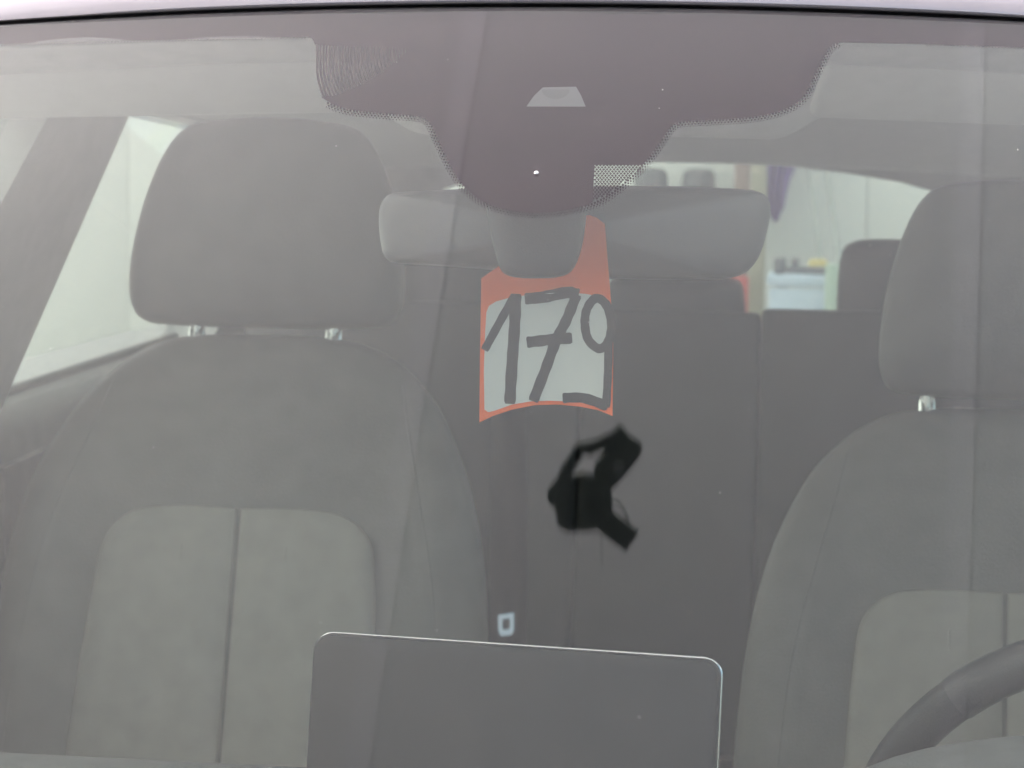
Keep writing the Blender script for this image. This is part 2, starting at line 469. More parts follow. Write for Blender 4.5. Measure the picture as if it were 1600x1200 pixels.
# --- overhead console between the visors
bm = bmesh.new(); rows = []
ys_ = [0.205, 0.24, 0.28, 0.32, 0.355, 0.372, 0.385, 0.42, 0.50, 0.58]
dz_ = [0.000, 0.004, 0.010, 0.017, 0.023, 0.0255, 0.025, 0.022, 0.010, -0.010]
for i in range(41):
    x = -0.205+0.41*i/40; f = max(0.0, min(1.0, (0.205-abs(x))/0.062)); f = f*f*(3-2*f)
    lo = [(x, y+x*x/(2*RX), 1.4925-0.25*(min(y, 0.40)-0.205)-x*x/18-d*f+0.006*(1-f)) for y, d in zip(ys_, dz_)]
    hi = [(x, 0.58+x*x/(2*RX), 1.478), (x, 0.21+x*x/(2*RX), 1.496-x*x/18)]
    rows.append([bm.verts.new(q) for q in lo+hi])
for i in range(40):
    for k in range(12): bm.faces.new((rows[i][k], rows[i+1][k], rows[i+1][(k+1) % 12], rows[i][(k+1) % 12]))
bm.faces.new(rows[0]); bm.faces.new(rows[-1])
link('overhead_console', bm, M_VISOR, car)

# --- side walls of the body, pillars, doors, window panes
XI = lambda z: 0.68-(z-1.167)*0.448 if z > 1.167 else 0.68+0.05*(1.167-z)
for s in (-1, 1):
    xin = lambda z, s=s: s*XI(z); xout = lambda z, s=s: s*(XI(z)+0.07)
    gin = lambda z, s=s: s*(XI(z)+0.035); gout = lambda z, s=s: s*(XI(z)+0.039)
    def P(name, poly, m, a=xin, b=xout, parent=car, smooth=False):
        bm = bmesh.new(); prism_yz(bm, poly, a, b); return link(name, bm, m, parent, smooth)
    P('roof_rail', [(0.25, 1.462), (0.9, 1.468), (1.5, 1.458), (2.2, 1.40), (2.2, 1.50), (0.25, 1.50)], M_PILLAR)
    P('centre_pillar', [(0.50, 1.12), (0.838, 1.12), (0.893, 1.475), (0.66, 1.475)], M_PILLAR, lambda z, s=s: s*(XI(z)-0.004))
    P('rear_pillar', [(1.62, 1.12), (2.30, 1.12), (2.16, 1.47), (1.80, 1.47)], M_PILLAR, lambda z, s=s: s*(XI(z)-0.006))
    P('front_pillar', [(-0.70, 1.0), (-0.60, 0.99), (0.30, 1.44), (0.22, 1.475)], M_PILLAR, lambda z, s=s: s*(XI(z)-0.05), lambda z, s=s: s*(XI(z)+0.072))
    d1 = P('front_door', [(-0.72, 0.25), (0.76, 0.25), (0.76, 1.125), (-0.72, 1.06)], M_PAINT, lambda z, s=s: s*(XI(z)+0.05), lambda z, s=s: s*(XI(z)+0.20))
    d2 = P('rear_door', [(0.77, 0.25), (2.0, 0.25), (2.0, 1.165), (0.77, 1.125)], M_PAINT, lambda z, s=s: s*(XI(z)+0.05), lambda z, s=s: s*(XI(z)+0.20))
    P('window_pane', [(-0.5, 1.05), (0.70, 1.05), (0.77, 1.465), (0.30, 1.465)], M_SIDE, gin, gout, d1)
    P('window_pane', [(0.86, 1.05), (1.66, 1.05), (1.80, 1.46), (0.88, 1.472)], M_SIDE, gin, gout, d2)
    for dd, y0, y1, z0, z1 in ((d1, -0.70, 0.755, 1.07, 1.155), (d2, 0.775, 1.99, 1.130, 1.180)):
        bm = bmesh.new(); rows = []
        pr = [(0.052, 0.0), (0.038, 0.006), (0.015, 0.004), (-0.010, -0.008), (-0.022, -0.022), (-0.026, -0.045)]
        for i in range(13):
            t = i/12; y = y0+(y1-y0)*t; z = z0+(z1-z0)*t
            rows.append([bm.verts.new((s*(0.68+a), y, z+b)) for a, b in pr])
        for i in range(12):
            for k in range(len(pr)-1): bm.faces.new((rows[i][k], rows[i+1][k], rows[i+1][k+1], rows[i][k+1]))
        bm.faces.new(rows[0]); bm.faces.new(rows[-1])
        link('door_ledge', bm, M_SILL, dd)
        bm = bmesh.new(); tube(bm, [(s*(0.68+0.031), y0+(y1-y0)*k/12, z0+(z1-z0)*k/12+0.010) for k in range(13)], 0.006, 8)
        link('window_seal', bm, M_RUBBER, dd)
        P('door_trim', [(y0, 0.30), (y1, 0.30), (y1, z1-0.045), (y0, z0-0.045)], M_TRIM, lambda z, s=s: s*0.642, lambda z, s=s: s*0.70, dd)
    P('rear_wing', [(2.01, 0.25), (2.55, 0.25), (2.50, 1.0), (2.34, 1.17), (2.01, 1.165)], M_PAINT, lambda z, s=s: s*(XI(z)+0.03), lambda z, s=s: s*(XI(z)+0.19))
    P('front_wing', [(-2.05, 0.35), (-0.73, 0.30), (-0.73, 0.98), (-1.4, 0.93), (-2.0, 0.80)], M_PAINT, lambda z, s=s: s*0.55, lambda z, s=s: s*0.90)

# --- tailgate with the rear window
half = [(0, 1.455), (0.10, 1.452), (0.17, 1.447), (0.26, 1.437), (0.344, 1.424), (0.415, 1.405), (0.455, 1.385), (0.515, 1.31), (0.57, 1.2), (0.565, 1.11), (0.54, 1.09), (0.2, 1.085), (0, 1.085)]
inn = half + [(-a, b) for a, b in reversed(half[1:-1])]
outh = [(0, 1.50), (0.12, 1.50), (0.22, 1.498), (0.33, 1.495), (0.44, 1.49), (0.53, 1.48), (0.57, 1.46), (0.64, 1.32), (0.70, 1.18), (0.72, 0.9), (0.72, 0.5), (0.3, 0.45), (0, 0.45)]
outl = outh + [(-a, b) for a, b in reversed(outh[1:-1])]
TY = lambda z: 2.23 + (1.47-z)*0.35 if z > 1.0 else 2.395
bm = bmesh.new(); n = len(inn)
rings = [[bm.verts.new((a, TY(b)+o, b)) for a, b in L] for L, o in ((inn, 0), (outl, 0), (outl, 0.05), (inn, 0.05))]
for q in range(4):
    for k in range(n): bm.faces.new((rings[q][k], rings[q][(k+1) % n], rings[(q+1) % 4][(k+1) % n], rings[(q+1) % 4][k]))
tail = link('tailgate', bm, M_PILLAR, car, smooth=False)
bm = bmesh.new()
for o in (0.020, 0.024): bm.faces.new([bm.verts.new((a*1.01, TY(b)+o, b)) for a, b in inn])
link('rear_window', bm, M_REARG, tail, smooth=False)

# --- floor, bonnet, wheels
link('cabin_floor', newbox((0, 0.8, 0.30), (1.40, 3.1, 0.06)), M_TRIM, car, False)
bm = bmesh.new(); rows = []
for j in range(15):
    t = j/14; y = -0.745-1.25*t; z = 0.972-0.05*t-0.13*t*t*t
    rows.append([bm.verts.new((0.80*(i/10-1), y-0.08*(i/10-1)**2*(t-0.6), z-0.035*(i/10-1)**2)) for i in range(21)])
for j in range(14):
    for i in range(20): bm.faces.new((rows[j][i], rows[j][i+1], rows[j+1][i+1], rows[j+1][i]))
bo = link('bonnet', bm, M_PAINT, car); bo.modifiers.new('thickness', 'SOLIDIFY').thickness = 0.02
link('front_bumper', newbox((0, -2.02, 0.52), (1.72, 0.2, 0.56), 0.07, 4), M_PAINT, car)
def wheel():
    bm = bmesh.new()
    prof = [(0.22, -0.10), (0.30, -0.11), (0.335, -0.09), (0.345, -0.04), (0.345, 0.04), (0.335, 0.09), (0.30, 0.11), (0.22, 0.10)]
    rings = [[bm.verts.new((p[1], p[0]*math.cos(2*math.pi*k/40), p[0]*math.sin(2*math.pi*k/40))) for p in prof] for k in range(40)]
    for k in range(40):
        for q in range(len(prof)): bm.faces.new((rings[k][q], rings[(k+1) % 40][q], rings[(k+1) % 40][(q+1) % len(prof)], rings[k][(q+1) % len(prof)]))
    t = link('wheel', bm, M_RUBBER, car)
    bm = bmesh.new()
    for k in range(5):
        box(bm, (0, 0, 0.12), (0.05, 0.06, 0.21), 0.01, 2)
        bmesh.ops.rotate(bm, cent=(0, 0, 0), matrix=Matrix.Rotation(2*math.pi/5, 3, 'X'), verts=bm.verts[:])
    link('rim', bm, M_STEEL, t)
    return t
w0 = wheel()
for i, (x, y) in enumerate(((-0.80, -1.25), (0.80, -1.25), (-0.80, 1.60), (0.80, 1.60))):
    o = w0 if i == 0 else w0.copy()
    if i:
        COL.objects.link(o); o.parent = car
        for ch in w0.children:
            c = ch.copy(); COL.objects.link(c); c.parent = o
    o.location = (x, y, 0.345)

# --- dashboard
bm = bmesh.new(); rows = []
prof = [(-0.70, 0.955), (-0.45, 0.972), (-0.2, 0.985), (-0.03, 0.986), (0.015, 0.982), (0.035, 0.966), (0.045, 0.94), (0.02, 0.80), (-0.05, 0.55), (-0.7, 0.5)]
for i in range(31):
    x = -0.66+1.32*i/30
    hump = 0.0
    rows.append([bm.verts.new((x, y, z+(hump if k < 7 else 0))) for k, (y, z) in enumerate(prof)])
for i in range(30):
    for k in range(len(prof)):
        k2 = (k+1) % len(prof); bm.faces.new((rows[i][k], rows[i+1][k], rows[i+1][k2], rows[i][k2]))
bm.faces.new(rows[0]); bm.faces.new(rows[-1])
dash = link('dashboard', bm, M_DASH, car)
bm = bmesh.new(); pillow(bm, [(0.20*math.cos(a)*(1 if abs(math.cos(a)) < .8 else 1), 0.055*math.sin(a)) for a in [2*math.pi*k/40 for k in range(40)]], 0.10, 0.10,
       lambda x, y, nn: Vector((0.385+x, -0.10+nn, 0.995+y)))
link('instrument_hood', bm, M_DASH, dash)

# --- display screen on the dashboard (its back faces the windscreen)
tl, tr_, bl_, br_ = atD(489, 989, 1.37), atD(1125, 1032, 1.315), atD(489, 1300, 1.36), atD(1125, 1360, 1.305)
ex = (tr_-tl); Wd = ex.length; ex.normalize(); ey = (bl_-tl); ey = (ey-ex*ey.dot(ex)).normalized(); en = ex.cross(ey).normalized()
if en.y > 0: en = -en                       # towards the camera
def rrect(w_, h_, r, n=8):
    out = []
    for cx, cy, a0 in ((w_-r, r, -90), (w_-r, h_-r, 0), (r, h_-r, 90), (r, r, 180)):
        for k in range(n+1):
            a = R(a0+90*k/n); out.append((cx+r*math.cos(a), cy+r*math.sin(a)))
    return out
def slab2(bm, outl, place, depth, bev):
    L = [(0.0, bev), (bev*0.3, bev*0.3), (bev, 0.0)]
    cx = sum(q[0] for q in outl)/len(outl); cy = sum(q[1] for q in outl)/len(outl)
    mx = max(abs(q[0]-cx) for q in outl); my = max(abs(q[1]-cy) for q in outl)
    def ring(ins, off): return [bm.verts.new(place(cx+(q[0]-cx)*(1-ins/mx), cy+(q[1]-cy)*(1-ins/my), off)) for q in outl]
    seq = [ring(bev, 0), ring(bev*0.3, bev*0.3), ring(0, bev), ring(0, depth-bev), ring(bev*0.3, depth-bev*0.3), ring(bev, depth)]
    N = len(outl)
    for a, b in zip(seq[:-1], seq[1:]):
        for k in range(N): bm.faces.new((a[k], a[(k+1) % N], b[(k+1) % N], b[k]))
    bm.faces.new(seq[0]); bm.faces.new(list(reversed(seq[-1])))
pl = lambda x, y, o: tl + ex*x + ey*y - en*o
bm = bmesh.new(); slab2(bm, rrect(Wd, 0.15, 0.011), pl, 0.011, 0.0035)
scr = link('display_screen', bm, M_SCREEN, dash)
bm = bmesh.new()
ol = rrect(Wd, 0.15, 0.011); cx, cy = Wd/2, 0.075
def infl(q, e): return (cx+(q[0]-cx)*(1+e/cx), cy+(q[1]-cy)*(1+e/cy))
tube(bm, [pl(*infl(q, 0.0003), 0.0105) for q in ol], 0.0009, 8, closed=True)
link('metal_edge', bm, M_RIM, scr)
link('screen_foot', newbox(pl(Wd/2, 0.155, 0.02), (0.10, 0.03, 0.04), 0.006, 3), M_SCREEN, scr)

# --- steering wheel
sw_c = atD(1757, 1338, 1.50); swn = Vector((-0.02, 0.90, 0.40)).normalized()
su = Vector((1, 0, 0)); su = (su-swn*su.dot(swn)).normalized(); sv = swn.cross(su)
if sv.z < 0: sv = -sv
RW = 0.176
def rim_pts(a0, a1, n): return [sw_c+su*RW*math.cos(R(a0+(a1-a0)*k/n))+sv*RW*math.sin(R(a0+(a1-a0)*k/n)) for k in range(n+1)]
bm = bmesh.new(); tube(bm, rim_pts(0, 360, 96)[:-1], 0.0148, 16, closed=True)
swo = link('steering_wheel', bm, mat('wheel_leather', (0.05, 0.049, 0.05), 0.45, 0, 0.1, 60, 0.2, 700), car)
bm = bmesh.new(); tube(bm, rim_pts(62, 133, 30), 0.0158, 16); link('rim_grip', bm, mat('wheel_smooth', (0.08, 0.078, 0.08), 0.3, 0, 0.1, 60, 0.2, 700), swo)
bm = bmesh.new(); pillow(bm, [(0.075*math.cos(a), 0.06*math.sin(a)) for a in [2*math.pi*k/32 for k in range(32)]], 0.02, 0.03, lambda x, y, nn: sw_c+su*x+sv*y+swn*nn-swn*0.03)
link('hub', bm, M_TRIM, swo)
for a in (170, 10, 270):
    d = su*math.cos(R(a))+sv*math.sin(R(a))
    bm = bmesh.new(); tube(bm, [sw_c+d*0.05-swn*0.03, sw_c+d*0.11-swn*0.015, sw_c+d*(RW-0.005)], [0.016, 0.012, 0.009], 10); link('spoke', bm, M_TRIM, swo)

# --- front seats
def make_seat():
    rec = R(17)
    def pl(x, v, nn):                        # v up the back, nn along the seat's depth (front is -)
        return Vector((x, v*math.sin(rec)+nn*math.cos(rec), v*math.cos(rec)-nn*math.sin(rec)))
    hs = [(0, 0.630), (0.07, 0.628), (0.115, 0.618), (0.155, 0.592), (0.192, 0.548), (0.226, 0.47), (0.246, 0.36), (0.254, 0.2), (0.25, 0.06), (0.22, 0.0)]
    ol = spline(hs + [(-a, b) for a, b in reversed(hs[1:])], 4, closed=True)
    ol = [(q.x, q.y) for q in ol]
    bm = bmesh.new(); pillow(bm, ol, 0.060, 0.075, pl, p=2.6)
    # side bolsters come forward of the middle
    for v_ in bm.verts:
        x = abs(v_.co.x); up = v_.co.z
        k = max(0.0, 1-abs((x-0.21)/0.065)**2) * max(0, min(1, (0.56-up)/0.12))
        v_.co.y -= 0.035*k if v_.co.y < v_.co.z*math.tan(rec)+0.01 else 0
    bmesh.ops.recalc_face_normals(bm, faces=bm.faces[:])
    from mathutils.bvhtree import BVHTree
    bv = BVHTree.FromBMesh(bm); dirn = pl(0, 0, 1)-pl(0, 0, 0)
    def onseat(x, v, lift=0.0):
        h = bv.ray_cast(pl(x, v, -0.4), dirn)
        return (h[0] if h[0] else pl(x, v, -0.03)) - dirn*lift
    seat = link('front_seat', bm, M_LEATHER, car)
    for s in (-1, 1):
        path = spline([(0.215, 0.06), (0.212, 0.22), (0.200, 0.36), (0.178, 0.46), (0.160, 0.53), (0.150, 0.575)], 8)
        bm = bmesh.new(); tube(bm, [onseat(s*q.x, q.y, -0.0004) for q in path], 0.0010, 6)
        link('bolster_seam', bm, M_LEATHER, seat)
    # the light middle panel: two quilted halves with a seam between
    for s in (-1, 1):
        hp = [(0.0008, 0.440), (0.06, 0.441), (0.102, 0.436), (0.128, 0.418), (0.139, 0.385), (0.148, 0.28), (0.157, 0.12), (0.159, 0.02), (0.004, 0.02)]
        ol = [(s*a, b) for a, b in hp]
        ol2 = [(q.x, q.y) for q in spline(ol[:-2], 4)] + [(s*0.159, 0.02), (s*0.08, 0.02), (s*0.0008, 0.02), (s*0.0008, 0.15), (s*0.0008, 0.3)]
        bm = bmesh.new(); pillow(bm, ol2, 0.017, 0.002, lambda x, v, nn: pl(x, v, nn-0.0555), p=3.2)
        link('seat_panel', bm, M_PANEL, seat)
        for a in (0.052,):               # stitched ribs
            bm = bmesh.new(); tube(bm, [pl(s*(a+0.012*(0.42-v)), v, -0.0722+0.001) for v in [0.04+0.36*k/10 for k in range(11)]], 0.0009, 6)
            link('stitch_line', bm, M_PANEL, seat)
    # headrest
    hh = [(0, 0.207), (0.05, 0.204), (0.088, 0.196), (0.110, 0.172), (0.127, 0.133), (0.139, 0.085), (0.144, 0.045), (0.142, 0.012), (0.128, -0.006), (0.09, -0.011), (0, -0.012)]
    ol = spline(hh + [(-a, b) for a, b in reversed(hh[1:-1])], 4, closed=True); ol = [(q.x, q.y) for q in ol]
    r2 = R(8)
    base = pl(0, 0.645, -0.018)
    def ph(x, v, nn): return base+Vector((x, v*math.sin(r2)+nn*math.cos(r2), v*math.cos(r2)-nn*math.sin(r2)))
    bm = bmesh.new(); pillow(bm, ol, 0.055, 0.045, ph, p=2.3)
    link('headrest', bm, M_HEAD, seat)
    for s in (-1, 1):
        bm = bmesh.new(); tube(bm, [pl(s*0.072, 0.60, -0.012), pl(s*0.072, 0.66, -0.016), base+Vector((s*0.072, 0, 0.03))], 0.0068, 12); link('headrest_post', bm, M_POST, seat)
        bm = bmesh.new(); tube(bm, [pl(s*0.072, 0.621, -0.012), pl(s*0.072, 0.630, -0.012), pl(s*0.072, 0.636, -0.012)], [0.0085, 0.0085, 0.0075], 14); link('post_collar', bm, M_POST, seat)
    # cushion
    bm = newbox((0, -0.22, -0.03), (0.54, 0.56, 0.17), 0.06, 4); link('seat_cushion', bm, M_LEATHER, seat)
    return seat
seat0 = make_seat(); seat0.location = (-0.372, 0.625, 0.625)
seat1 = seat0.copy(); COL.objects.link(seat1); seat1.parent = car; seat1.location = (0.372, 0.625, 0.569)
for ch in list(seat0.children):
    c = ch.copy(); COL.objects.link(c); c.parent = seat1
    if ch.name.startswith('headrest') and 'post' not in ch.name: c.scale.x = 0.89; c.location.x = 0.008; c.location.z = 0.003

# --- rear bench
def rbx(c, s, b, name, m, parent, rot=R(14)):
    bm = newbox((0, 0, 0), s, b, 4); o = link(name, bm, m, parent); o.location = c; o.rotation_euler = (-rot, 0, 0); return o
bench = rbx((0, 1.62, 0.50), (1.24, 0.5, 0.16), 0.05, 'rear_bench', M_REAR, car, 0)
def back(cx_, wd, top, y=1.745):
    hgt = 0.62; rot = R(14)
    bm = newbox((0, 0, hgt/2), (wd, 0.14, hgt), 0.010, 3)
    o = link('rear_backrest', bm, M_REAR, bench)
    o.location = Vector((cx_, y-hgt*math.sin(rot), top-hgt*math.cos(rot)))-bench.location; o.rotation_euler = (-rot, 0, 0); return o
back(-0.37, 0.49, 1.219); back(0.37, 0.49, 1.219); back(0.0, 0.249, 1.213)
def rhead(cx_, wd, ht, z0):
    hh = [(0, ht), (wd*0.30, ht), (wd*0.42, ht*0.97), (wd*0.48, ht*0.86), (wd*0.5, ht*0.5), (wd*0.49, ht*0.15), (wd*0.42, 0), (0, 0)]
    ol = spline(hh + [(-a, b) for a, b in reversed(hh[1:-1])], 4, closed=True); ol = [(q.x, q.y) for q in ol]
    bm = bmesh.new(); pillow(bm, ol, 0.05, 0.04, lambda x, v, nn: Vector((x, nn+v*0.15, v)), p=2.4)
    o = link('rear_headrest', bm, M_REAR, bench); o.location = Vector((cx_, 1.745, z0))-bench.location
rbx((0, 1.60+0.135, 0.86), (1.22, 0.07, 0.66), 0.01, 'backrest_board', M_REAR, bench, 0).location = Vector((0, 1.765, 0.86))-bench.location
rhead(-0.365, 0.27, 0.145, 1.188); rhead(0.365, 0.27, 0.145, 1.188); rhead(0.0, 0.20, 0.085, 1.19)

# --- rear seat belt hanging in front of the bench, with its steel tongue
yb = 1.50
bm = bmesh.new(); rows = []
for (l, r_, py, y) in ((768, 822, 470, 1.66), (768, 822, 600, 1.56), (767, 823, 700, 1.515), (766, 824, 800, 1.50), (766, 824, 900, 1.49), (767, 823, 985, 1.485), (768, 820, 1100, 1.48), (770, 818, 1200, 1.475)):
    a, b = atY(l, py, y), atY(r_, py, y)
    rows.append([bm.verts.new(a), bm.verts.new((a+b)/2+Vector((0, -0.004, 0))), bm.verts.new(b)])
for q in range(len(rows)-1):
    for k in range(2): bm.faces.new((rows[q][k], rows[q][k+1], rows[q+1][k+1], rows[q+1][k]))
belt = link('seat_belt', bm, M_BELT, car); belt.modifiers.new('thickness', 'SOLIDIFY').thickness = 0.0016
tongue_out = [(778, 961), (803, 957), (803, 985), (799, 992), (783, 994), (779, 988)]
tongue_in = [(785, 968), (797, 966), (797, 980), (795, 983), (787, 984), (785, 981)]
bm = bmesh.new(); n = 6
rg = [[bm.verts.new(atY(x, y, 1.474+o+0.194*(x-790)*0.00085+0.212*(975-y)*0.00085)) for x, y in L] for L, o in ((tongue_out, 0), (tongue_in, 0), (tongue_in, 0.003), (tongue_out, 0.003))]
for q in range(4):
    for k in range(n): bm.faces.new((rg[q][k], rg[q][(k+1) % n], rg[(q+1) % 4][(k+1) % n], rg[(q+1) % 4][k]))
link('belt_tongue', bm, mat('tongue_nickel', (0.98, 0.90, 0.83), 0.22, 1.0, 0.02, 90), belt, False)

# --- rear-view mirror with the sensor cover in front
out_px = [(622, 300), (680, 297), (760, 294), (838, 292), (940, 290), (1060, 291), (1150, 295), (1186, 300), (1201, 312), (1204, 330), (1199, 360), (1188, 396), (1172, 420), (1148, 433),
          (1110, 437), (1000, 437), (880, 432), (760, 421), (680, 415), (622, 412), (603, 404), (596, 385), (592, 350), (594, 322), (604, 306)]
md = 1.445
out_l = spline([(a, b) for a, b in out_px], 3, closed=True); out_l = [(q.x, q.y) for q in out_l]
bm = bmesh.new(); pillow(bm, out_l, 0.036, 0.012, lambda x, y, nn: atD(x, y, md+nn), p=1.75)
mir = link('rear_view_mirror', bm, M_SHELL, car)
cov = [(760, 298), (838, 296), (917, 298), (917, 325), (913, 365), (905, 400), (893, 424), (872, 433), (838, 435), (803, 433), (784, 424), (774, 398), (765, 360), (760, 325)]
cov = [(q.x, q.y) for q in spline(cov, 3, closed=True)]
bm = bmesh.new(); pillow(bm, cov, 0.022, 0.020, lambda x, y, nn: atD(x, y, 1.372-0.010*(y-340)/100+nn), p=2.8)
link('sensor_cover', bm, M_COVER, mir)
bm = bmesh.new(); tube(bm, [atD(838, 360, 1.37), atD(842, 362, 1.44)], 0.009, 12); link('mirror_stem', bm, M_COVER, mir)

# ================================================================== THE NUMBER TAG
def T(px, py, off=0.0):
    d = 1.404 - 0.008*((px-853)/104.0)**2 - 0.022*(py-340)/310.0
    return atD(px, py, d+off)
tagroot = thing('number_tag', 'orange hang tag with a white field and handwritten number 179, hooked over the mirror stem', 'tag', tuple(T(850, 440)))
card = [(752, 435), (763, 427), (775, 419), (800, 400), (840, 372), (880, 345), (905, 338), (921, 336), (932, 340), (945, 350), (949, 400), (954, 460), (958, 520), (958, 570), (957, 650),
        (935, 641), (905, 635), (870, 632), (835, 633), (800, 640), (770, 650), (749, 660), (750, 560)]
bm = bmesh.new(); side = sheet_from_poly(bm, card, lambda x, y, o: T(x, y, o), 14, 0.0009)
for f in side: f.material_index = 1
rel(tagroot, link('card', bm, [M_ORANGE, M_CARD], None))
wf = [(760, 488), (764, 478), (775, 471), (800, 464), (840, 459), (880, 457), (915, 459), (938, 464), (948, 472), (953, 490), (954, 540), (953, 600), (951, 634), (948, 640), (930, 633), (900, 628), (860, 626), (830, 627), (800, 632), (772, 642), (763, 644), (757, 640), (756, 580), (758, 520)]
bm = bmesh.new(); sheet_from_poly(bm, wf, lambda x, y, o: T(x, y, -0.0003+o), 14, 0.0002)
rel(tagroot, link('white_field', bm, M_WHITE, None))
def stroke(bm, pts, wdt, off, closed=False):
    P = spline(pts, 7, closed) if len(pts) > 2 else [Vector(pts[0])+(Vector(pts[1])-Vector(pts[0]))*k/6 for k in range(7)]
    n = len(P); L, Rr = [], []
    for i, p in enumerate(P):
        a = P[(i-1) % n] if closed or i else p; b = P[(i+1) % n] if closed or i < n-1 else p
        t = (b-a).normalized(); nn = Vector((-t.y, t.x))
        wv = wdt*0.5*(1+0.05*math.sin(i*1.7)+random.uniform(-0.03, 0.03))
        if not closed and i in (0, n-1): wv *= 0.86
        L.append(p+nn*wv); Rr.append(p-nn*wv)
    for i in range(n if closed else n-1):
        j = (i+1) % n
        fr = [bm.verts.new(T(q.x, q.y, off)) for q in (L[i], Rr[i], Rr[j], L[j])]
        bm.faces.new(fr)
bm = bmesh.new(); stroke(bm, [(757, 547), (781, 503), (804, 462)], 13, -0.00055); stroke(bm, [(806, 459), (804, 510), (800, 570), (796.5, 631)], 17.5, -0.0006)
bmesh.ops.remove_doubles(bm, verts=bm.verts[:], dist=1e-6); rel(tagroot, link('digit', bm, M_INK, None, False))['label'] = 'handwritten black digit 1'
bm = bmesh.new(); stroke(bm, [(820, 467), (850, 464), (886, 457), (904, 461)], 18, -0.00055); stroke(bm, [(901, 460), (886, 498), (869, 532), (852, 578), (833, 627)], 16.5, -0.0006); stroke(bm, [(823, 535), (858, 531), (894, 528)], 17.5, -0.00065)
rel(tagroot, link('digit', bm, M_INK, None, False))['label'] = 'handwritten black digit 7 with a crossbar'
bm = bmesh.new(); stroke(bm, [(931, 466), (917, 483), (914, 508), (920, 532), (938, 545), (952, 530), (955, 503), (947, 476)], 14, -0.00055, True)
stroke(bm, [(951, 530), (950, 580), (947, 637)], 13, -0.0006); stroke(bm, [(879, 622), (912, 622), (950, 635)], 16, -0.00065)
rel(tagroot, link('digit', bm, M_INK, None, False))['label'] = 'handwritten black digit 9 with a straight foot'

# ================================================================== CANOPY OVERHEAD (mirrored in the glass)
CZ = 3.75
mq = thing('marquee_roof', 'white fabric marquee roof stretched over the car, mirrored pale grey in the windscreen', 'canopy', (0, 1.5, 0))
def canopy_hit(px, py):
    p, d = mirror_ray(px, py); return p + d*((CZ-p.z)/d.z)
s1, s2 = canopy_hit(690, 480).x, canopy_hit(1527, 600).x
print('SEAMS', s1, s2, [tuple(round(c, 2) for c in canopy_hit(*q)) for q in ((0, 60), (0, 600), (0, 1200), (800, 60), (800, 600), (800, 1200), (1600, 60), (1600, 1200))])
xs = sorted([-7.0, -4.6, s1-(s2-s1)*0.98, s1, s2, s2+(s2-s1)*1.0, 5.2, 7.2])
Y0, Y1 = -5.0, 9.0
CH = lambda x, y: CZ - 0.18*max(0.0, -x-0.2)**2/(1+0.10*max(0.0, -x-0.2)) - 0.01*max(0.0, x-1.0)**2  # left slope bent towards the sun so its reflection comes out brighter
for i in range(len(xs)-1):
    a, b = xs[i], xs[i+1]-(0.06 if i < len(xs)-2 else 0)
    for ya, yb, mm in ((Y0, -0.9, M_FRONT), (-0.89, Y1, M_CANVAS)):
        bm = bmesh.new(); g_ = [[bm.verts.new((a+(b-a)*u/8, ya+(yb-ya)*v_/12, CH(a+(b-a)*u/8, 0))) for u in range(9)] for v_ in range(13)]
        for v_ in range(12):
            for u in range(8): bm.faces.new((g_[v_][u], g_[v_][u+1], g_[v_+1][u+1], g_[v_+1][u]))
        rel(mq, link('fabric_panel', bm, M_BRIGHT if (b < -0.9 and mm is M_CANVAS) else mm, None))
    if i:
        x = xs[i]
        bm = bmesh.new(); f_ = [bm.verts.new(q) for q in ((x-0.06, Y0, CH(x-0.06, 0)), (x, Y0, CH(x, 0)), (x, Y1, CH(x, 0)), (x-0.06, Y1, CH(x-0.06, 0)))]
        bm.faces.new(f_)
        rel(mq, link('seam_strip', bm, M_SEAM, None, False))
        bm = bmesh.new(); tube(bm, [(x, Y0, CH(x, 0)-0.003), (x, Y1, CH(x, 0)-0.003)], 0.0014, 6)
        rel(mq, link('seam_cord', bm, mat('grey_cord', (0.72, 0.71, 0.72), 0.8), None))
bm = bmesh.new(); g_ = [[bm.verts.new((-6.9+0.03*math.sin(v_*1.9), Y0+(Y1-Y0)*v_/40, CH(-6.9, 0)*u/4)) for u in range(5)] for v_ in range(41)]
for v_ in range(40):
    for u in range(4): bm.faces.new((g_[v_][u], g_[v_][u+1], g_[v_+1][u+1], g_[v_+1][u]))
rel(mq, link('added_light_curtain', bm, M_SEAM, None))  # unseen curtain, added to send more light onto the seats from the left
for x in (-7.0, 7.2):
    for y in (Y0, 2.0, Y1):
        bm = bmesh.new(); tube(bm, [(x, y, 0), (x, y, CH(x, 0))], 0.045, 14); rel(mq, link('tent_pole', bm, M_STEEL, None))
    bm = bmesh.new(); tube(bm, [(x, Y0, CH(x, 0)-0.05), (x, Y1, CH(x, 0)-0.05)], 0.04, 12); rel(mq, link('tent_beam', bm, M_STEEL, None))
for y in (Y0, Y1):
    bm = bmesh.new(); tube(bm, [(-7.0+14.2*k/20, y, CH(-7.0+14.2*k/20, 0)-0.055) for k in range(21)], 0.035, 12); rel(mq, link('tent_beam', bm, M_STEEL, None))

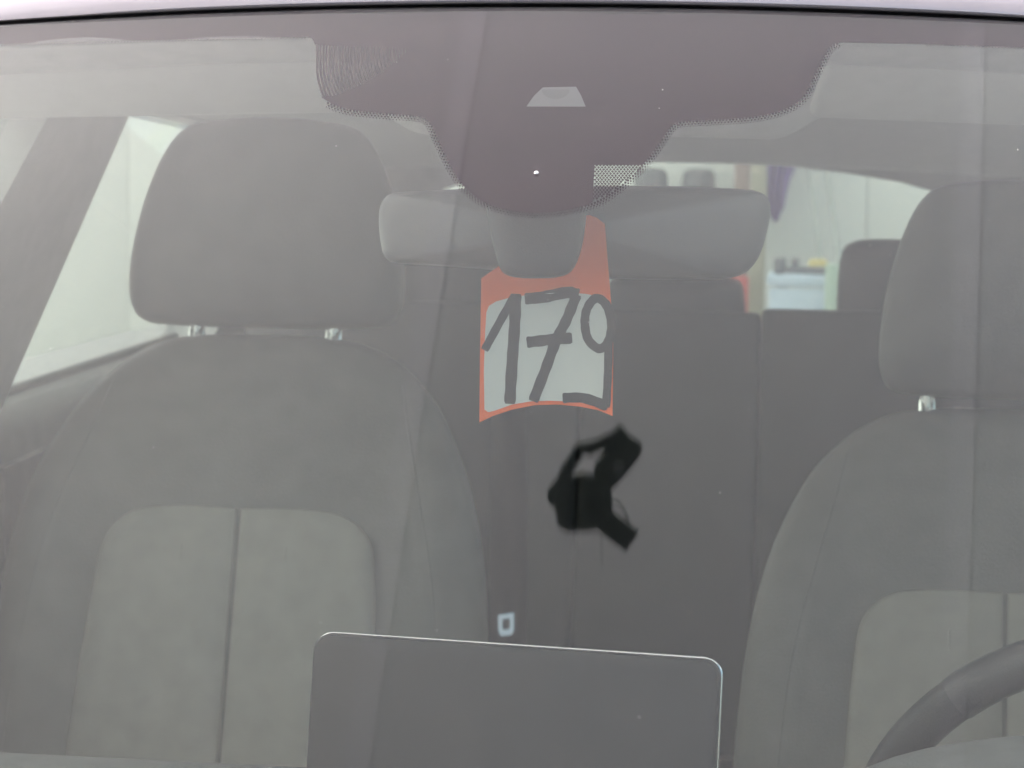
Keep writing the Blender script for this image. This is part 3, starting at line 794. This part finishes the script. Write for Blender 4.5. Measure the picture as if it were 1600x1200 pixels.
# ================================================================== SPOTLIGHT under the canopy (mirrored in the glass)
C0 = (915, 765)
p0, dr = mirror_ray(*C0)
LS = (CZ-0.35-p0.z)/dr.z
sc = p0 + dr*LS
def on_plane(px, py):
    p, d = mirror_ray(px, py); t = (sc-p).dot(dr)/d.dot(dr); return p+d*t
jx = (on_plane(C0[0]+40, C0[1])-on_plane(C0[0]-40, C0[1]))/80.0
jy = (on_plane(C0[0], C0[1]+40)-on_plane(C0[0], C0[1]-40))/80.0
print('SPOT', tuple(sc), jx.length, jy.length, jx.normalized().dot(jy.normalized()))
spot = thing('hanging_spotlight', 'small black spotlight with a looped cable hung under the canopy, mirrored below the orange tag', 'spotlight', tuple(sc))
def Q(px, py, n=0.0): return sc + jx*(px-C0[0]) + jy*(py-C0[1]) + dr*n
def SP(name, bm, m=M_BLACK, par=None):
    o = link(name, bm, m, None); rel(spot, o); return o
def disc_loop(cx, cy, r, n=28): return [(cx+r*math.cos(2*math.pi*k/n), cy+r*math.sin(2*math.pi*k/n)) for k in range(n)]
def extr(outl, n0, n1, bev=0.01):
    bm = bmesh.new(); cx = sum(q[0] for q in outl)/len(outl); cy = sum(q[1] for q in outl)/len(outl)
    rings = [[bm.verts.new(Q(cx+(q[0]-cx)*f, cy+(q[1]-cy)*f, nn)) for q in outl] for f, nn in ((0.93, n0), (1.0, n0+bev), (1.0, n1-bev), (0.93, n1))]
    N = len(outl)
    for a, b in zip(rings[:-1], rings[1:]):
        for k in range(N): bm.faces.new((a[k], a[(k+1) % N], b[(k+1) % N], b[k]))
    bm.faces.new(rings[0]); bm.faces.new(list(reversed(rings[-1]))); return bm
SP('lamp_head', extr(disc_loop(911, 781, 46), -0.06, 0.05))
SP('lens', extr(disc_loop(914, 783, 28), -0.070, -0.058, 0.004), M_LENS)
SP('ballast_box', extr([(853, 770), (862, 752), (884, 733), (902, 742), (905, 790), (892, 806), (873, 798), (860, 786)], -0.04, 0.10))
SP('yoke_bar', extr([(929, 752), (928, 722), (944, 700), (962, 680), (972, 674), (986, 678), (1000, 686), (1004, 696), (998, 712), (981, 734), (962, 756), (948, 771), (938, 772)], -0.03, 0.05))
SP('bar_end', extr([(952, 678), (964, 668), (974, 665), (979, 674), (990, 683), (975, 700), (960, 692)], -0.05, 0.03, 0.006))
SP('mount_block', extr([(945, 794), (952, 790), (981, 813), (1000, 826), (978, 857), (955, 842), (932, 824)], -0.02, 0.10))
bm = bmesh.new()
cab = spline([Q(970, 671), Q(955, 682, -.02), Q(940, 690, -.03), Q(922, 697, -.02), Q(908, 697, .0), Q(898, 712), Q(889, 725), Q(882, 738), Q(880, 752)], 6)
tube(bm, cab, [0.012 if i % 9 else 0.015 for i in range(len(cab))], 10); SP('cable', bm)
SP('cable_clip', extr([(898, 704), (902, 692), (909, 690), (914, 695), (912, 704), (904, 711)], -0.02, 0.02, 0.004))
bm = bmesh.new(); lp = [Q(892+16*math.cos(a), 808+13*math.sin(a)) for a in [2*math.pi*k/24 for k in range(24)]]; tube(bm, lp, 0.009, 8, closed=True); SP('cable_loop', bm)
bm = bmesh.new(); tube(bm, spline([Q(945, 783), Q(958, 780), Q(968, 784), Q(976, 797), Q(983, 812)], 5), 0.0022, 8); SP('safety_wire', bm)
bm = bmesh.new(); bmesh.ops.create_uvsphere(bm, u_segments=12, v_segments=8, radius=0.011, matrix=Matrix.Translation(Q(966, 727, -0.033))); SP('bolt', bm, mat('bolt_grey', (0.25, 0.25, 0.26), 0.4))
# hanger rod up to the fabric
top = Q(940, 800, 0.1); bm = bmesh.new(); tube(bm, [top, Vector((top.x, top.y, CH(top.x, 0)-0.005))], 0.0009, 6); SP('hanger_wire', bm)

# ================================================================== BEHIND THE CAR
YB = 5.6
def board(name, x0, x1, z0, z1, y, t=0.04, m=None, bev=0.004):
    return link(name, newbox(((x0+x1)/2, y+t/2, (z0+z1)/2), (x1-x0, t, z1-z0), bev, 2), m, None)
M_WALL = mat('white_board', (0.70, 0.71, 0.675), 0.7, 0, 0.03, 2, 0.1, 200)
wall = thing('partition_wall', 'white panelled partition wall standing behind the car, seen through its windows', 'wall', (0, YB, 0))
xw = -4.4
for k in range(8):
    rel(wall, board('wall_panel', xw+0.0008, xw+1.2-0.0008, 0.0, 2.9, YB, 0.05, M_WALL)); xw += 1.2
px3 = lambda px, py, y: atY(px, py, y)
def obj_px(name, poly, y, depth, m, label, cat, group=None, bev=0.1):
    bm = bmesh.new(); N = len(poly)
    a = [bm.verts.new(px3(x, yy, y)) for x, yy in poly]
    b = [bm.verts.new(v_.co+Vector((0, depth, 0))) for v_ in a]
    bm.faces.new(a); bm.faces.new(list(reversed(b)))
    for k in range(N): bm.faces.new((a[k], a[(k+1) % N], b[(k+1) % N], b[k]))
    o = link(name, bm, m, None); 
    return tag(o, label, cat, group)
zof = lambda py, y: px3(1100, py, y).z
xof = lambda px, py, y: px3(px, py, y).x
# posts and boards in front of the wall
def upright(name, pxa, pxb, y, m, label, cat, ztop=2.6, z0=0.0, dep=0.06):
    xa, xb = xof(pxa, 345, y), xof(pxb, 345, y)
    o = link(name, newbox(((xa+xb)/2, y+dep/2, (z0+ztop)/2), (xb-xa, dep, ztop-z0), 0.006, 2), m, None)
    return tag(o, label, cat)
upright('timber_post', 1146, 1170, YB-0.30, mat('brown_timber', (0.26, 0.19, 0.16), 0.8, 0, 0.2, 12), 'narrow brown timber post seen through the rear window right of the two grey containers', 'post')
upright('beige_post', 1172, 1197, YB-0.16, mat('beige_timber', (0.42, 0.40, 0.30), 0.8, 0, 0.1, 12), 'pale beige upright post behind the right end of the mirror', 'post')
zt = zof(432, YB-0.5)
upright('red_cabinet', 1080, 1171, YB-0.5, mat('red_lacquer', (0.55, 0.09, 0.07), 0.5, 0, 0.05, 12), 'red cabinet showing as a small patch under the right end of the mirror', 'cabinet', ztop=zt, dep=0.18)
# shelf with two rounded grey containers
ys = YB-0.20
zs = zof(330, ys)
sh = thing('wall_shelf', 'small wall shelf behind the mirror carrying the two grey containers', 'shelf', (xof(1050, 330, ys), ys+0.1, zs))
rel(sh, link('shelf_board', newbox((xof(1050, 330, ys), ys+0.09, zs-0.012), (0.42, 0.2, 0.024), 0.004, 2), M_WALL, None))
for dx in (-0.15, 0.15): rel(sh, link('bracket', newbox((xof(1050, 330, ys)+dx, ys+0.11, zs-0.064), (0.02, 0.16, 0.08), 0.004, 2), M_STEEL, None))
for k, (cx, lab) in enumerate(((1013, 'left one of two rounded grey containers on the shelf above the mirror'), (1089, 'right one of two rounded grey containers on the shelf, next to the brown post'))):
    xc = xof(cx, 330, ys); hw = (xof(cx+27, 330, ys)-xof(cx-27, 330, ys))/2; ztop = zof(262, ys); 
    prof = [(0.0, 0.0), (hw*0.96, 0.0), (hw, 0.01), (hw, (ztop-zs)*0.72), (hw*0.94, (ztop-zs)*0.88), (hw*0.7, (ztop-zs)*0.97), (0.0, ztop-zs)]
    bm = bmesh.new(); N = 28
    rings = [[bm.verts.new((xc+r_*math.cos(2*math.pi*q/N), ys+0.09+r_*math.sin(2*math.pi*q/N), zs+h_+0.001)) for q in range(N)] if r_ > 0 else [bm.verts.new((xc, ys+0.09, zs+h_+0.001))] for r_, h_ in prof]
    for a, b in zip(rings[:-1], rings[1:]):
        for q in range(N):
            q2 = (q+1) % N
            if len(a) == 1: bm.faces.new((a[0], b[q2], b[q]))
            elif len(b) == 1: bm.faces.new((a[q], a[q2], b[0]))
            else: bm.faces.new((a[q], a[q2], b[q2], b[q]))
    tag(link('container', bm, mat('grey_plastic', (0.12, 0.125, 0.13), 0.6, 0, 0.05, 20), None), lab, 'container', 'grey containers on the wall shelf')
# purple cloth hanging from a hook
yc = YB-0.10
cl = [(1186, 150, 1250, 150), (1188, 200, 1250, 200), (1190, 250, 1245, 250), (1193, 280, 1232, 280), (1196, 305, 1228, 305), (1200, 325, 1226, 322), (1207, 338, 1217, 336), (1211, 346, 1214, 345)]
bm = bmesh.new(); rows = []
for j, (xa, ya, xb, yb_) in enumerate(cl):
    rows.append([bm.verts.new(px3(xa+(xb-xa)*k/16, ya+(yb_-ya)*k/16, yc+0.022*math.sin(k*1.25+j*0.25))) for k in range(17)])
for j in range(len(rows)-1):
    for k in range(16): bm.faces.new((rows[j][k], rows[j][k+1], rows[j+1][k+1], rows[j+1][k]))
o = link('purple_cloth', bm, mat('purple_fabric', (0.16, 0.10, 0.30), 0.9, 0, 0.1, 30), None); o.modifiers.new('thickness', 'SOLIDIFY').thickness = 0.006
tag(o, 'purple cloth hanging in a point on the white wall behind the rear window', 'cloth')
# two thin poles leaning on the wall
for (a, b, lab) in (((1258, 200), (1290, 470), 'left one of two thin grey poles leaning on the wall beside the purple cloth'), ((1286, 200), (1318, 470), 'right one of two thin grey poles leaning on the white wall, by the rear headrest')):
    A_, B_ = px3(*a, YB-0.03), px3(*b, YB-0.30)
    B2 = A_+(B_-A_)*(A_.z/(A_.z-B_.z)); 
    bm = bmesh.new(); tube(bm, [A_, B2], 0.009, 10)
    tag(link('leaning_pole', bm, mat('grey_pole', (0.42, 0.45, 0.42), 0.6, 0, 0.05, 20), None), lab, 'pole', 'thin poles leaning on the wall')
# workbench with tool and yellow cloth
yt = YB-0.95
ztab = zof(428, yt)
tb = thing('work_table', 'pale blue covered work table seen low in the rear window beside the rear headrest', 'table', (xof(1270, 430, yt), yt+0.3, 0))
xa, xb = xof(1199, 430, yt), xof(1390, 430, yt)
M_BLUE = mat('pale_blue_cover', (0.52, 0.60, 0.70), 0.8, 0, 0.04, 10)
rel(tb, link('table_top', newbox(((xa+xb)/2, yt+0.3, ztab-0.015), (xb-xa, 0.6, 0.03), 0.006, 2), M_BLUE, None))
rel(tb, link('front_cover', newbox(((xa+xb)/2, yt+0.012, ztab/2-0.02), (xb-xa-0.01, 0.02, ztab-0.03), 0.004, 2), M_BLUE, None))
for dx in (xa+0.04, xb-0.04): rel(tb, link('leg', newbox((dx, yt+0.55, (ztab-0.03)/2), (0.04, 0.04, ztab-0.03), 0.004, 2), M_STEEL, None))
y2 = yt+0.12; s_ = (y2+1.4)/3415
tl2 = thing('bench_vice', 'dark grey clamp tool lying on the pale blue table in the rear window', 'tool', (xof(1245, 415, y2), y2, ztab))
M_TOOL = mat('dark_tool', (0.14, 0.145, 0.155), 0.5, 0, 0.1, 40)
zz = lambda py: zof(py, y2)
def tbox(name, x0, x1, ya, yb2, m=M_TOOL, dep=0.05):
    X0, X1 = xof(x0, ya, y2), xof(x1, ya, y2); Z0, Z1 = max(zz(yb2), ztab+0.001), zz(ya)
    return rel(tl2, link(name, newbox(((X0+X1)/2, y2, (Z0+Z1)/2), (X1-X0, dep, Z1-Z0), min(0.008, (Z1-Z0)*0.3), 3), m, None))
tbox('jaw', 1209, 1229, 400, 427); tbox('body', 1228, 1292, 413, 424); tbox('screw_handle', 1236, 1249, 400, 413)
tag(link('yellow_cloth', newbox((xof(1280, 408, y2), y2+0.14, ztab+0.022), (0.055, 0.09, 0.042), 0.012, 3), mat('yellow_fabric', (0.62, 0.50, 0.20), 0.9, 0, 0.1, 40), None), 'small folded yellow cloth behind the clamp tool on the pale blue table', 'cloth')
tag(link('green_box', newbox((xof(1300, 425, yt-0.05), yt-0.06, (zof(408, yt-0.05))/2), (0.035, 0.07, zof(408, yt-0.05)), 0.006, 2), mat('green_paint', (0.40, 0.50, 0.41), 0.6, 0, 0.05, 20), None), 'slim pale green upright board between the blue table and the rear headrest', 'board')
